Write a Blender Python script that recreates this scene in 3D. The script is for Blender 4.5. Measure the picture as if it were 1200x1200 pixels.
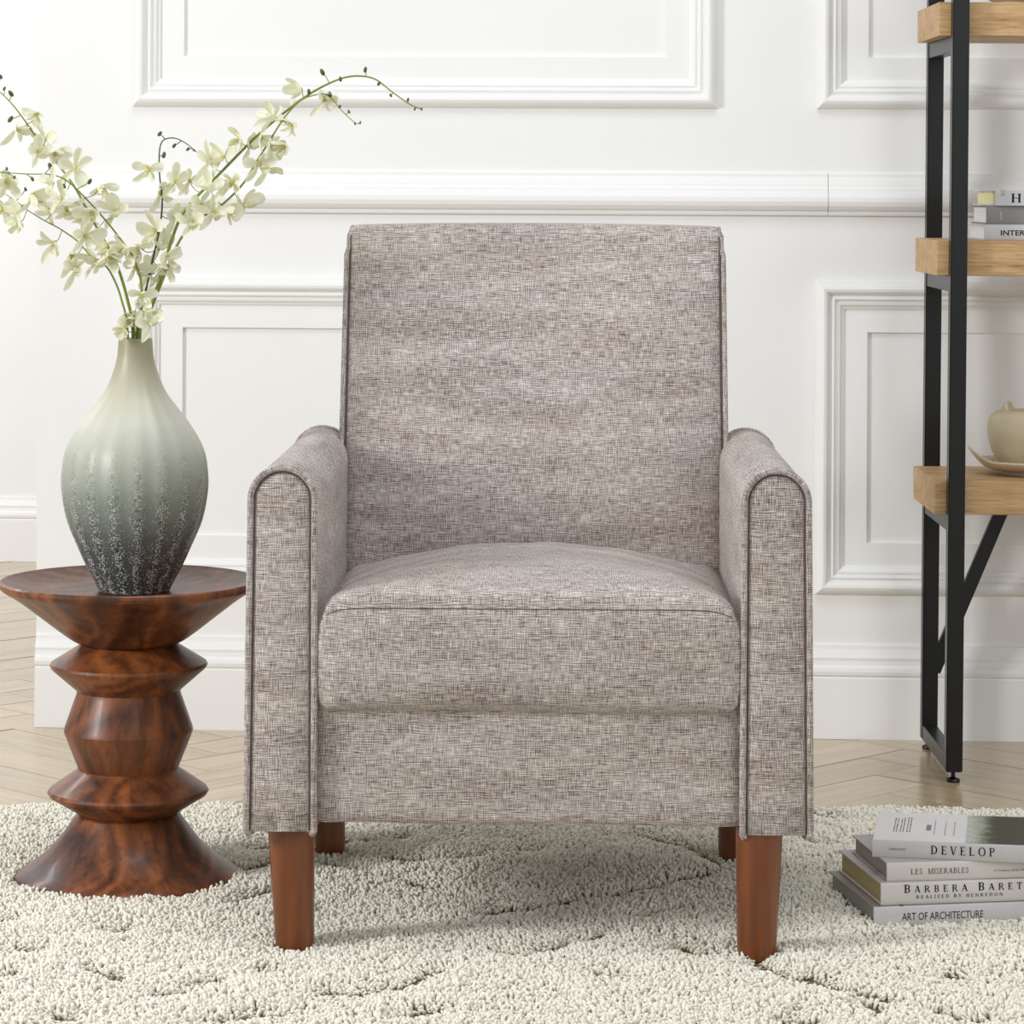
import bpy, bmesh, math, random
import numpy as np
from mathutils import Vector, Matrix
random.seed(7); RNG = np.random.default_rng(7)
for o in list(bpy.data.objects): bpy.data.objects.remove(o)
SC = bpy.context.scene; COL = SC.collection
PI = math.pi
# ------------------------------------------------------------------ camera
F = 3627.0; HC = 0.952; ROLL = 0.0048; HOR = 215.0
cam_d = bpy.data.cameras.new('camera'); cam = bpy.data.objects.new('camera', cam_d); COL.objects.link(cam)
cam_d.sensor_width = 36; cam_d.sensor_fit = 'HORIZONTAL'; cam_d.lens = 36*F/1200
cam_d.shift_y = -(600-HOR)/1200
cam.location = (0, 0, HC); cam.rotation_euler = (PI/2, -ROLL, 0)
cam_d.clip_start = 0.05; SC.camera = cam
# ------------------------------------------------------------------ world and lights
SC.view_settings.view_transform = 'Standard'; SC.view_settings.look = 'None'
SC.view_settings.gamma = 1; SC.view_settings.use_curve_mapping = False; SC.view_settings.exposure = -0.09
w = bpy.data.worlds.new('world'); SC.world = w; w.use_nodes = True
bg = w.node_tree.nodes['Background']; bg.inputs[0].default_value = (0.955, 0.985, 1.03, 1); bg.inputs[1].default_value = 0.52
def area(name, loc, target, sx, sy, power, col=(1, 1, 1)):
    l = bpy.data.lights.new(name, 'AREA'); l.shape = 'RECTANGLE'; l.size = sx; l.size_y = sy; l.energy = power; l.color = col
    o = bpy.data.objects.new(name, l); COL.objects.link(o); o.location = loc
    o.rotation_euler = (Vector(target)-Vector(loc)).to_track_quat('-Z', 'Y').to_euler()
    return o
area('window_light', (-3.5, 2.35, 1.75), (0.1, 4.5, 0.5), 0.8, 0.9, 104, (0.98, 0.985, 1.0))
area('front_fill_light', (1.1, 0.3, 2.1), (0.5, 5.0, 0.55), 2.4, 1.8, 12, (0.96, 0.985, 1.0))  # added soft fill from the camera side, lifts the right wall and the fronts
area('ceiling_light', (0.15, 3.55, 3.1), (0.15, 4.25, 0.4), 1.7, 1.1, 27, (0.965, 0.985, 1.0))
area('right_fill_light', (2.6, 2.2, 1.1), (0.95, 5.3, 0.6), 1.2, 1.2, 17, (0.965, 0.985, 1.0))  # added fill with no window behind it, brightens the wall by the shelf
area('far_room_light', (-2.6, 6.2, 2.2), (-1.4, 7.6, 0.6), 0.9, 0.9, 42, (0.97, 0.985, 1.0))  # unseen lamp added to brighten the room beyond the opening
# ------------------------------------------------------------------ pixel helpers
def P(px, py, d):
    dx, dy = px-600, py-HOR
    tx, ty = dx+ROLL*dy, dy-ROLL*dx
    return Vector((tx/F*d, d, HC-ty/F*d))
TH = math.radians(3.2); W0 = Vector((0, 5.365, 0))
U = Vector((math.cos(TH), -math.sin(TH), 0)); NW = Vector((-math.sin(TH), -math.cos(TH), 0))
def wallpt(px, py):
    r = P(px, py, 1)-Vector((0, 0, HC))
    t = (W0-Vector((0, 0, HC))).dot(NW)/r.dot(NW)
    p = Vector((0, 0, HC))+r*t
    return (p-W0).dot(U), p.z
# ------------------------------------------------------------------ materials
def lin(c): return tuple(((x/255)/12.92 if x/255 <= .04045 else ((x/255+.055)/1.055)**2.4) for x in c)
class NT:
    def __init__(s, name):
        s.m = bpy.data.materials.new(name); s.m.use_nodes = True; s.t = s.m.node_tree
        s.b = s.t.nodes['Principled BSDF']; s.o = s.t.nodes['Material Output']
    def n(s, typ, ins=None, **kw):
        nd = s.t.nodes.new(typ)
        for k, v in kw.items(): setattr(nd, k, v)
        for k, v in (ins or {}).items():
            if isinstance(v, bpy.types.NodeSocket): s.t.links.new(v, nd.inputs[k])
            else: nd.inputs[k].default_value = v
        return nd
    def l(s, a, b): s.t.links.new(a, b)
    def mapping(s, src, scale, loc=(0, 0, 0), rot=(0, 0, 0)):
        return s.n('ShaderNodeMapping', {'Vector': src, 'Scale': scale, 'Location': loc, 'Rotation': rot}).outputs[0]
    def noise(s, vec, scale, detail=3, rough=.55, dist=0):
        return s.n('ShaderNodeTexNoise', {'Vector': vec, 'Scale': scale, 'Detail': detail, 'Roughness': rough, 'Distortion': dist}).outputs['Fac']
    def ramp(s, fac, stops):
        nd = s.n('ShaderNodeValToRGB', {'Fac': fac}); e = nd.color_ramp.elements
        while len(e) < len(stops): e.new(.5)
        for el, (p, c) in zip(e, stops): el.position = p; el.color = (*c, 1) if len(c) == 3 else c
        return nd.outputs['Color']
    def mix(s, f, a, b, mode='MIX'):
        nd = s.n('ShaderNodeMix', data_type='RGBA', blend_type=mode)
        for i, v in ((0, f), (6, a), (7, b)):
            if isinstance(v, bpy.types.NodeSocket): s.l(v, nd.inputs[i])
            else: nd.inputs[i].default_value = v if i == 0 else (*v, 1)
        return nd.outputs[2]
    def math(s, op, a, b=0.0, c=0.0):
        nd = s.n('ShaderNodeMath', operation=op)
        for i, v in enumerate((a, b, c)):
            if isinstance(v, bpy.types.NodeSocket): s.l(v, nd.inputs[i])
            else: nd.inputs[i].default_value = v
        return nd.outputs[0]
    def bump(s, h, strength, dist=.001):
        nd = s.n('ShaderNodeBump', {'Height': h, 'Strength': strength, 'Distance': dist}); s.l(nd.outputs[0], s.b.inputs['Normal'])
    def set(s, col=None, rough=.5, spec=.5, metal=0, coat=0):
        if col is not None:
            if isinstance(col, bpy.types.NodeSocket): s.l(col, s.b.inputs['Base Color'])
            else: s.b.inputs['Base Color'].default_value = (*col, 1)
        if isinstance(rough, bpy.types.NodeSocket): s.l(rough, s.b.inputs['Roughness'])
        else: s.b.inputs['Roughness'].default_value = rough
        s.b.inputs['Specular IOR Level'].default_value = spec; s.b.inputs['Metallic'].default_value = metal
        s.b.inputs['Coat Weight'].default_value = coat; s.b.inputs['Coat Roughness'].default_value = .12
    def obj(s): return s.n('ShaderNodeTexCoord').outputs['Object']
    def uv(s): return s.n('ShaderNodeTexCoord').outputs['UV']
def plain(name, rgb, rough=.5, spec=.4, metal=0, var=.05, sc=30, coat=0):
    m = NT(name); f = m.noise(m.obj(), sc, 3)
    c = lin(rgb); a = tuple(x*(1-var) for x in c); b = tuple(min(1, x*(1+var)) for x in c)
    m.set(m.ramp(f, [(.3, a), (.7, b)]), rough, spec, metal, coat); return m.m
def paint():
    m = NT('white_wall_paint'); o = m.obj(); f = m.noise(o, 3.0, 3)
    m.set(m.ramp(f, [(.3, lin((240, 240, 238))), (.7, lin((243, 243, 241)))]), .5, .35)
    m.bump(m.noise(o, 160, 2), .12, .0006); return m.m
def fabric():
    m = NT('grey_linen_upholstery'); uv = m.uv()
    wob = m.mapping(uv, (1, 1, 1))
    hz = m.noise(m.mapping(uv, (60, 800, 1)), 1.0, 2, .6)
    vt = m.noise(m.mapping(uv, (800, 75, 1), (3, 7, 0)), 1.0, 2, .6)
    hz2 = m.noise(m.mapping(uv, (30, 380, 1), (9, 1, 0)), 1.0, 2, .6)
    vt2 = m.noise(m.mapping(uv, (430, 40, 1), (5, 4, 0)), 1.0, 2, .6)
    cl = m.noise(m.mapping(uv, (5, 26, 1)), 1.0, 4, .6)
    gr = m.noise(uv, 900, 1, .5)
    sp_ = m.n('ShaderNodeSeparateXYZ', {0: uv}); wb = m.noise(m.mapping(uv, (26, 26, 1)), 1.0, 2)
    def thread(ax, env):
        a = m.math('SINE', m.math('ADD', m.math('MULTIPLY', sp_.outputs[ax], 2*PI/.0029), m.math('MULTIPLY', wb, 22)))
        return m.math('MULTIPLY', a, m.math('MULTIPLY', env, env))
    e1 = m.noise(m.mapping(uv, (90, 20, 1), (1, 8, 0)), 1.0, 2); e2 = m.noise(m.mapping(uv, (20, 90, 1), (6, 2, 0)), 1.0, 2)
    s = m.math('ADD', m.math('MULTIPLY', hz, 1.35), m.math('MULTIPLY', vt, 1.1))
    s = m.math('ADD', s, m.math('MULTIPLY', hz2, .5)); s = m.math('ADD', s, m.math('MULTIPLY', vt2, .35))
    s = m.math('ADD', s, m.math('MULTIPLY', cl, .55)); s = m.math('ADD', s, m.math('MULTIPLY', gr, .35))
    s = m.math('DIVIDE', s, 4.2)
    s = m.math('ADD', s, m.math('MULTIPLY', m.math('ADD', thread(0, e1), m.math('MULTIPLY', thread(1, e2), 1.2)), .075))
    c = m.ramp(s, [(.39, lin((88, 77, 74))), (.455, lin((144, 131, 125))), (.50, lin((178, 167, 161))), (.545, lin((199, 190, 184))), (.61, lin((236, 231, 226)))])
    warm = m.noise(m.mapping(uv, (3, 11, 1), (2, 2, 0)), 1.0, 3)
    c = m.mix(m.ramp(warm, [(.42, (0, 0, 0)), (.62, (1, 1, 1))]), c, m.mix(1.0, c, (.99, .97, .93), 'MULTIPLY'))
    m.set(c, .92, .15); m.b.inputs['Sheen Weight'].default_value = .15
    m.bump(m.math('ADD', hz, vt), .55, .0009); return m.m
def walnut(name='walnut_wood', light=(150, 88, 46), dark=(60, 31, 17), rough=.4):
    m = NT(name); o = m.obj(); rnd = m.n('ShaderNodeObjectInfo').outputs['Random']
    off = m.n('ShaderNodeCombineXYZ', {'X': m.math('MULTIPLY', rnd, 5), 'Y': m.math('MULTIPLY', rnd, 3.1), 'Z': m.math('MULTIPLY', rnd, 7)}).outputs[0]
    v = m.n('ShaderNodeVectorMath', {0: o, 1: off}, operation='ADD').outputs[0]
    big = m.noise(m.mapping(v, (4.5, 4.5, 2.6)), 1.0, 2, .45, .5)
    rings = m.math('FRACT', m.math('MULTIPLY', big, 12))
    rings = m.math('ABSOLUTE', m.math('SUBTRACT', rings, .5))
    fine = m.noise(m.mapping(v, (70, 70, 9)), 1.0, 5, .65, .5)
    s = m.math('ADD', m.math('MULTIPLY', rings, .42), m.math('MULTIPLY', fine, .62)); s = m.math('ADD', s, m.math('MULTIPLY', big, .55))
    c = m.ramp(s, [(.48, lin(dark)), (.66, lin(tuple((a+b)/2 for a, b in zip(light, dark)))), (.85, lin(light))])
    st = m.math('ADD', m.math('MULTIPLY', m.n('ShaderNodeSeparateXYZ', {0: m.uv()}).outputs[0], 9), m.math('MULTIPLY', rnd, 7))
    wn = m.n('ShaderNodeTexWhiteNoise', noise_dimensions='1D'); m.l(m.math('FLOOR', st), wn.inputs['W'])
    c = m.mix(1.0, c, m.ramp(wn.outputs[0], [(0, (.70, .66, .62)), (1, (1.12, 1.1, 1.06))]), 'MULTIPLY')
    m.set(c, rough, .45, 0, .12); return m.m
def legwood():
    m = NT('reddish_brown_stained_wood'); f = m.noise(m.mapping(m.obj(), (70, 70, 7)), 1.0, 4, .6)
    m.set(m.ramp(f, [(.3, lin((100, 50, 15))), (.7, lin((128, 68, 24)))]), .35, .5, 0, .2); return m.m
def oak():
    m = NT('light_oak_board'); o = m.obj()
    f = m.noise(m.mapping(o, (16, 220, 260)), 1.0, 5, .7, .3); g = m.noise(m.mapping(o, (3, 30, 46)), 1.0, 3, .5, .6)
    s = m.math('ADD', m.math('MULTIPLY', f, .65), m.math('MULTIPLY', g, .35))
    m.set(m.ramp(s, [(.3, lin((126, 90, 56))), (.44, lin((182, 144, 100))), (.6, lin((208, 174, 128)))]), .5, .3)
    m.bump(f, .25, .0006); return m.m
def plankwood():
    m = NT('pale_oak_plank'); o = m.obj(); rnd = m.n('ShaderNodeObjectInfo').outputs['Random']
    off = m.n('ShaderNodeCombineXYZ', {'X': m.math('MULTIPLY', rnd, 9), 'Y': m.math('MULTIPLY', rnd, 31), 'Z': rnd}).outputs[0]
    v = m.n('ShaderNodeVectorMath', {0: o, 1: off}, operation='ADD').outputs[0]
    f = m.noise(m.mapping(v, (4, 60, 4)), 1.0, 5, .6, .4); g = m.noise(m.mapping(v, (2, 9, 2)), 1.0, 3, .5, .8)
    s = m.math('ADD', m.math('MULTIPLY', f, .5), m.math('MULTIPLY', g, .5))
    c = m.ramp(s, [(.3, lin((170, 146, 112))), (.5, lin((196, 174, 140))), (.7, lin((210, 191, 160)))])
    tint = m.ramp(rnd, [(0, (.86, .85, .83)), (1, (1, 1, 1))])
    m.set(m.mix(1.0, c, tint, 'MULTIPLY'), .24, .5, 0, .3); return m.m
M = {}
M['wall'] = paint(); M['fabric'] = fabric(); M['walnut'] = walnut(); M['leg'] = legwood(); M['oak'] = oak(); M['plank'] = plankwood()
M['seam'] = plain('seam_thread', (96, 86, 82), .9, .1); M['subfloor'] = plain('dark_subfloor', (84, 68, 50), .8, .2)
M['metal'] = plain('black_powder_coated_steel', (10, 10, 10), .34, .45, 0, .1, 200)
M['stem'] = plain('green_stem', (130, 148, 60), .5, .4, var=.25, sc=25); M['stem_dark'] = plain('dark_green_stem', (66, 82, 40), .5, .4, var=.2, sc=30)
M['bud'] = plain('green_bud', (74, 92, 44), .5, .4, var=.2); M['throat'] = plain('orchid_throat', (214, 204, 120), .6, .3, var=.15, sc=300); M['speck'] = plain('orchid_speck', (110, 62, 66), .6, .3)
M['cream'] = plain('cream_stoneware', (206, 192, 162), .6, .3, var=.1, sc=25); M['plate'] = plain('pale_stoneware', (214, 200, 178), .55, .3, var=.06)
M['ink'] = plain('black_ink', (28, 27, 28), .6, .2); M['ink_brown'] = plain('brown_ink', (104, 92, 76), .6, .2); M['ink_gold'] = plain('olive_ink', (150, 140, 84), .6, .2)
M['ink_white'] = plain('white_ink', (226, 226, 226), .6, .2); M['ink_grey'] = plain('grey_ink', (130, 130, 134), .6, .2)
def cover(n, c): M[n] = plain('book_cover_'+n, c, .45, .4, var=.03, sc=12)
cover('white', (228, 226, 224)); cover('greywhite', (206, 203, 203)); cover('warmwhite', (216, 210, 204)); cover('taupe', (142, 131, 124))
cover('lilac', (188, 180, 180)); cover('midgrey', (136, 134, 133)); cover('navy', (74, 82, 100)); cover('silver', (198, 198, 198)); cover('yellow', (236, 228, 176))
def pages(n, a, b):
    m = NT('paper_edges_'+n); f = m.noise(m.mapping(m.obj(), (3, 3, 900)), 1.0, 2); m.set(m.ramp(f, [(.35, lin(a)), (.65, lin(b))]), .85, .1); M['pg_'+n] = m.m
pages('grey', (150, 147, 142), (184, 181, 176)); pages('gold', (186, 170, 122), (206, 192, 150)); pages('white', (205, 205, 206), (232, 232, 234)); pages('taupe', (168, 160, 152), (196, 188, 180))
def petalmat():
    m = NT('cream_orchid_petal'); f = m.noise(m.obj(), 60, 3)
    c = m.ramp(f, [(.3, lin((246, 246, 222))), (.7, lin((253, 253, 246)))])
    m.set(c, .55, .25); tr = m.n('ShaderNodeBsdfTranslucent', {'Color': c})
    mx = m.n('ShaderNodeMixShader', {0: .5, 1: m.b.outputs[0], 2: tr.outputs[0]}); m.l(mx.outputs[0], m.o.inputs[0]); return m.m
M['petal'] = petalmat()
def vasemat():
    m = NT('frosted_green_glass_with_speckles'); o = m.obj(); z = m.n('ShaderNodeSeparateXYZ', {0: o}).outputs['Z']
    t = m.math('DIVIDE', z, .338)
    wob = m.math('ADD', t, m.math('MULTIPLY', m.math('SUBTRACT', m.noise(o, 9, 3), .5), .10))
    c = m.ramp(wob, [(0, lin((56, 61, 64))), (.18, lin((84, 90, 89))), (.34, lin((124, 131, 120))), (.52, lin((180, 184, 168))), (.68, lin((220, 220, 204))), (.82, lin((222, 219, 194))), (1, lin((214, 210, 176)))])
    uv = m.uv(); sep = m.n('ShaderNodeSeparateXYZ', {0: uv})
    rib = m.math('COSINE', m.math('MULTIPLY', sep.outputs[0], 2*PI*18))
    vor = m.n('ShaderNodeTexVoronoi', {'Vector': m.mapping(o, (1, 1, .8)), 'Scale': 430, 'Randomness': 1}).outputs['Distance']
    size = m.noise(o, 120, 2)
    thr = m.math('ADD', m.math('MULTIPLY', rib, .11), m.math('MULTIPLY', size, .66))
    # flecks thin out towards the neck
    thr = m.math('SUBTRACT', thr, m.math('MULTIPLY', m.math('MAXIMUM', m.math('SUBTRACT', t, .05), 0), .42))
    thr = m.math('ADD', thr, .05)
    fl = m.math('LESS_THAN', vor, thr)
    pit = m.noise(m.mapping(o, (1, 1, .8), (4, 4, 4)), 240, 2)
    dk = m.math('MULTIPLY', m.math('GREATER_THAN', pit, .56), m.math('MULTIPLY', m.math('ADD', .6, rib), m.math('MAXIMUM', m.math('SUBTRACT', .66, t), 0)))
    dk = m.math('MINIMUM', dk, .8); c = m.mix(dk, c, lin((38, 42, 44))); c = m.mix(m.math('MULTIPLY', fl, .75), c, lin((206, 210, 202)))
    m.set(c, .42, .45)
    tr = m.ramp(t, [(.35, (0, 0, 0)), (.75, (.28, .28, .28)), (1, (.72, .72, .72))]); m.l(tr, m.b.inputs['Transmission Weight'])
    m.bump(fl, .3, .0006); return m.m
M['vase'] = vasemat()
def rugmat():
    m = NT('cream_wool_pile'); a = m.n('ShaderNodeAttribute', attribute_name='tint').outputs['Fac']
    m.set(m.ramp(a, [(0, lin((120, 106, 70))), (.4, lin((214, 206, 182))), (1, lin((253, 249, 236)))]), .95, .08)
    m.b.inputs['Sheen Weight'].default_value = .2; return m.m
M['rug'] = rugmat(); M['rugback'] = plain('woven_rug_backing', (112, 98, 66), .95, .05, var=.25, sc=200)
def photomat():
    m = NT('misty_forest_print'); o = m.obj()
    x = m.n('ShaderNodeSeparateXYZ', {0: o}).outputs['X']
    tt = m.math('MULTIPLY', m.math('SUBTRACT', x, 0.118), 26.0)
    s = m.math('ADD', tt, m.math('MULTIPLY', m.math('SUBTRACT', m.noise(m.mapping(o, (60, 60, 1)), 1.0, 5, .7), .5), 1.1))
    m.set(m.ramp(s, [(0, lin((200, 205, 196))), (.45, lin((160, 166, 148))), (.8, lin((70, 78, 62))), (1, lin((48, 54, 44)))]), .35, .5); return m.m
M['photo'] = photomat()
# ------------------------------------------------------------------ mesh helpers
def mesh(name, V, Fc, mat, parent=None, smooth=False, kind=None, uvs=None):
    me = bpy.data.meshes.new(name); me.from_pydata([tuple(v) for v in V], [], Fc); me.validate(); me.update()
    if smooth: me.polygons.foreach_set('use_smooth', [True]*len(me.polygons))
    me.materials.append(mat); o = bpy.data.objects.new(name, me); COL.objects.link(o)
    if parent: o.parent = parent
    if kind: o['kind'] = kind
    return o
def thing(name, label, cat, loc=(0, 0, 0), rz=0, group=None):
    o = bpy.data.objects.new(name, None); COL.objects.link(o); o.location = loc; o.rotation_euler = (0, 0, rz); o.empty_display_size = .05
    tag(o, label, cat, group); return o
def tag(o, label, cat, group=None):
    o['label'] = label; o['category'] = cat
    if group: o['group'] = group
def from_bm(name, bm, mat, parent=None, smooth=False, kind=None):
    me = bpy.data.meshes.new(name); bmesh.ops.recalc_face_normals(bm, faces=bm.faces[:]); bm.to_mesh(me); bm.free()
    if smooth: me.polygons.foreach_set('use_smooth', [True]*len(me.polygons))
    me.materials.append(mat); o = bpy.data.objects.new(name, me); COL.objects.link(o)
    if parent: o.parent = parent
    if kind: o['kind'] = kind
    return o
def box(name, x0, x1, y0, y1, z0, z1, mat, parent=None, bev=0.0, kind=None, seg=2):
    bm = bmesh.new(); bmesh.ops.create_cube(bm, size=1)
    for v in bm.verts: v.co = Vector(((x0+x1)/2+v.co.x*(x1-x0), (y0+y1)/2+v.co.y*(y1-y0), (z0+z1)/2+v.co.z*(z1-z0)))
    if bev: bmesh.ops.bevel(bm, geom=bm.edges[:], offset=bev, segments=seg, affect='EDGES', profile=.5)
    return from_bm(name, bm, mat, parent, False, kind)
def smoothpath(pts, n=8):
    pts = [Vector(p) for p in pts]; out = []
    for i in range(len(pts)-1):
        p0 = pts[max(i-1, 0)]; p1 = pts[i]; p2 = pts[i+1]; p3 = pts[min(i+2, len(pts)-1)]
        for k in range(n):
            t = k/n
            out.append(.5*((2*p1)+(p2-p0)*t+(2*p0-5*p1+4*p2-p3)*t*t+(3*p1-p0-3*p2+p3)*t**3))
    out.append(pts[-1]); return out
def tube_data(pts, rad, k=8, base=0):
    pts = [Vector(p) for p in pts]; V = []; Fc = []; n = len(pts)
    if not hasattr(rad, '__len__'): rad = [rad]*n
    t0 = (pts[1]-pts[0]).normalized(); a = t0.orthogonal().normalized()
    for i, p in enumerate(pts):
        t = (pts[min(i+1, n-1)]-pts[max(i-1, 0)]).normalized()
        a = (a-t*a.dot(t)).normalized(); b = t.cross(a)
        for j in range(k):
            an = 2*PI*j/k; V.append(p+(a*math.cos(an)+b*math.sin(an))*rad[i])
    for i in range(n-1):
        for j in range(k):
            Fc.append((base+i*k+j, base+i*k+(j+1) % k, base+(i+1)*k+(j+1) % k, base+(i+1)*k+j))
    Fc.append(tuple(base+j for j in range(k))[::-1]); Fc.append(tuple(base+(n-1)*k+j for j in range(k)))
    return V, Fc
def tube(name, pts, rad, mat, parent=None, k=8):
    V, Fc = tube_data(pts, rad, k); return mesh(name, V, Fc, mat, parent, True)
def lathe(name, prof, mat, parent=None, n=96, cx=0, cy=0, flute=None, caps=True, sharp=None):
    V = []; Fc = []; m = len(prof)
    for i, (r, z) in enumerate(prof):
        for j in range(n):
            a = 2*PI*j/n; rr = r*(flute(a, z) if flute else 1); V.append((cx+rr*math.cos(a), cy+rr*math.sin(a), z))
    for i in range(m-1):
        for j in range(n): Fc.append((i*n+j, i*n+(j+1) % n, (i+1)*n+(j+1) % n, (i+1)*n+j))
    if caps: Fc.append(tuple(range(n))[::-1]); Fc.append(tuple((m-1)*n+j for j in range(n)))
    o = mesh(name, V, Fc, mat, parent, True); me = o.data
    bm = bmesh.new(); bm.from_mesh(me); bmesh.ops.recalc_face_normals(bm, faces=bm.faces[:])
    for e in bm.edges:
        if len(e.link_faces) == 2 and e.calc_face_angle(0) > math.radians(sharp or 35): e.smooth = False
    uvl = bm.loops.layers.uv.new('UVMap')
    for f in bm.faces:
        an = [math.atan2(l.vert.co.y-cy, l.vert.co.x-cx)/(2*PI) for l in f.loops]
        if max(an)-min(an) > .5: an = [x+1 if x < 0 else x for x in an]
        for l, x in zip(f.loops, an): l[uvl].uv = (x, l.vert.co.z)
    bm.to_mesh(me); bm.free(); return o
def box_uv(o, src=None):
    me = o.data; uvl = me.uv_layers.new(name='UVMap')
    co = [v.co.copy() for v in me.vertices]
    for p in me.polygons:
        n = p.normal; ax = max(range(3), key=lambda i: abs(n[i]))
        for li in p.loop_indices:
            c = co[me.loops[li].vertex_index]
            uvl.data[li].uv = (c.x, c.z) if ax == 1 else ((c.y+3, c.z) if ax == 0 else (c.x, c.y+5))
def rbox(name, hx, hy, hz, r, mat, parent=None, n=(30, 30, 12), deform=None, uv=True):
    """subdivided rounded box centred at 0; deform(p, q) with q = position / half size"""
    V = []; idx = {}; Fc = []
    H = (hx, hy, hz)
    def vid(i, j, k):
        key = (i, j, k)
        if key not in idx:
            q = (2*i/n[0]-1, 2*j/n[1]-1, 2*k/n[2]-1); p = Vector([q[a]*H[a] for a in range(3)])
            c = Vector([max(-H[a]+r, min(H[a]-r, p[a])) for a in range(3)]); d = p-c
            if d.length > 1e-9:
                # cube-to-sphere style remap keeps the grid even over the rounded rim
                p = c+d.normalized()*r*min(1, max(abs(d.x), abs(d.y), abs(d.z))/r)
            if deform: p = deform(p, q)
            idx[key] = len(V); V.append(p)
        return idx[key]
    a, b, c = n
    for i in range(a):
        for j in range(b):
            Fc.append((vid(i, j, 0), vid(i, j+1, 0), vid(i+1, j+1, 0), vid(i+1, j, 0)))
            Fc.append((vid(i, j, c), vid(i+1, j, c), vid(i+1, j+1, c), vid(i, j+1, c)))
    for i in range(a):
        for k in range(c):
            Fc.append((vid(i, 0, k), vid(i+1, 0, k), vid(i+1, 0, k+1), vid(i, 0, k+1)))
            Fc.append((vid(i, b, k), vid(i, b, k+1), vid(i+1, b, k+1), vid(i+1, b, k)))
    for j in range(b):
        for k in range(c):
            Fc.append((vid(0, j, k), vid(0, j, k+1), vid(0, j+1, k+1), vid(0, j+1, k)))
            Fc.append((vid(a, j, k), vid(a, j+1, k), vid(a, j+1, k+1), vid(a, j, k+1)))
    o = mesh(name, V, Fc, mat, parent, True)
    if uv: box_uv(o)
    return o
def copyobj(o, parent=None):
    c = o.copy(); COL.objects.link(c); c.parent = parent; return c
# ------------------------------------------------------------------ the setting: floor
fl = box('floor', -3.2, 3.0, 0.4, 8.4, -.05, -.012, M['subfloor'], kind='structure')
PWID = .108; NL = 5; A45 = math.radians(45)
ad = Vector((math.cos(A45), math.sin(A45), 0)); bd = Vector((-math.sin(A45), math.cos(A45), 0))
jp = Vector((.667, 5.226, 0)); org = jp-ad*(1+NL)*PWID-bd*PWID
bm = bmesh.new(); bmesh.ops.create_cube(bm, size=1)
for v in bm.verts: v.co = Vector((v.co.x*(PWID*NL-.0022), v.co.y*(PWID-.0022), v.co.z*.012-.006))
plank0 = from_bm('plank', bm, M['plank'], fl); first = True; centres = []
for k in range(-90, 90):
    for mm in range(-12, 13):
        centres.append((k+2*NL*mm+NL/2, k+.5, 0)); centres.append((k+.5, k-2*NL+1+2*NL*mm+NL/2, 1))
keep = []; rest = []
for (a, b, ori) in centres:
    c = org+ad*a*PWID+bd*b*PWID
    wl = -.86-(c.y-5.4)*.2
    if -3.1 < c.x < 2.9 and .6 < c.y < 8.3:
        # planks the photograph can see: behind the rug, and through the opening on the left
        if (4.5 < c.y < 5.5 and -1.25 < c.x < 1.3) or (5.5 <= c.y < 8.1 and -1.95 < c.x < -.6): keep.append((c, ori))
        else: rest.append((c, ori))
for c, ori in keep[:300]:
    o = plank0 if first else copyobj(plank0, fl); first = False
    o.location = (c.x, c.y, random.uniform(-.0004, .0004)); o.rotation_euler = (0, 0, A45+ori*PI/2)
V = []; Fc = []
for c, ori in rest+keep[300:]:
    e1, e2 = (ad, bd) if ori == 0 else (bd, ad)
    b0 = len(V)
    for zz in (-.012, 0):
        for sx, sy in ((-1, -1), (1, -1), (1, 1), (-1, 1)): V.append(c+e1*sx*(PWID*NL/2-.0008)+e2*sy*(PWID/2-.0008)+Vector((0, 0, zz)))
    Fc += [(b0+4, b0+5, b0+6, b0+7) if ori == 0 else (b0+7, b0+6, b0+5, b0+4)]+[(b0+i, b0+(i+1) % 4, b0+4+(i+1) % 4, b0+4+i) for i in range(4)]
mesh('plank_field', V, Fc, M['plank'], fl, kind='stuff')
# ------------------------------------------------------------------ the setting: panelled wall, its own frame (u along the wall, -y towards the room)
WR = -TH
def wallobj(o): o.location = W0; o.rotation_euler = (0, 0, WR); return o
uL = wallpt(42.5, 700)[0]; uR = 2.2
RT = .0065   # how deep the panel fields are sunk
def frame_from(px0, px1, py0, py1):
    u0 = wallpt(px0, 400)[0]; u1 = wallpt(px1, 400)[0]; z0 = wallpt((px0+px1)/2, py1)[1]; z1 = wallpt((px0+px1)/2, py0)[1]; return u0, u1, z0, z1
upL = list(frame_from(155, 839, 0, 126)); upL[3] = 1.95
loL = list(frame_from(155, 839, 326, 694))
upR = list(frame_from(956, 1640, 0, 127)); upR[3] = 1.95; upR[2] = upL[2]
loR = list(frame_from(956, 1640, 326, 694)); loL[2] = loR[2] = wallpt(975, 696)[1]; loL[3] = loR[3] = wallpt(975, 329)[1]
INS = .0885
holes = [(a+INS, b-INS, c+INS, d-INS) for a, b, c, d in (upL, loL, upR, loR)]
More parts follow.
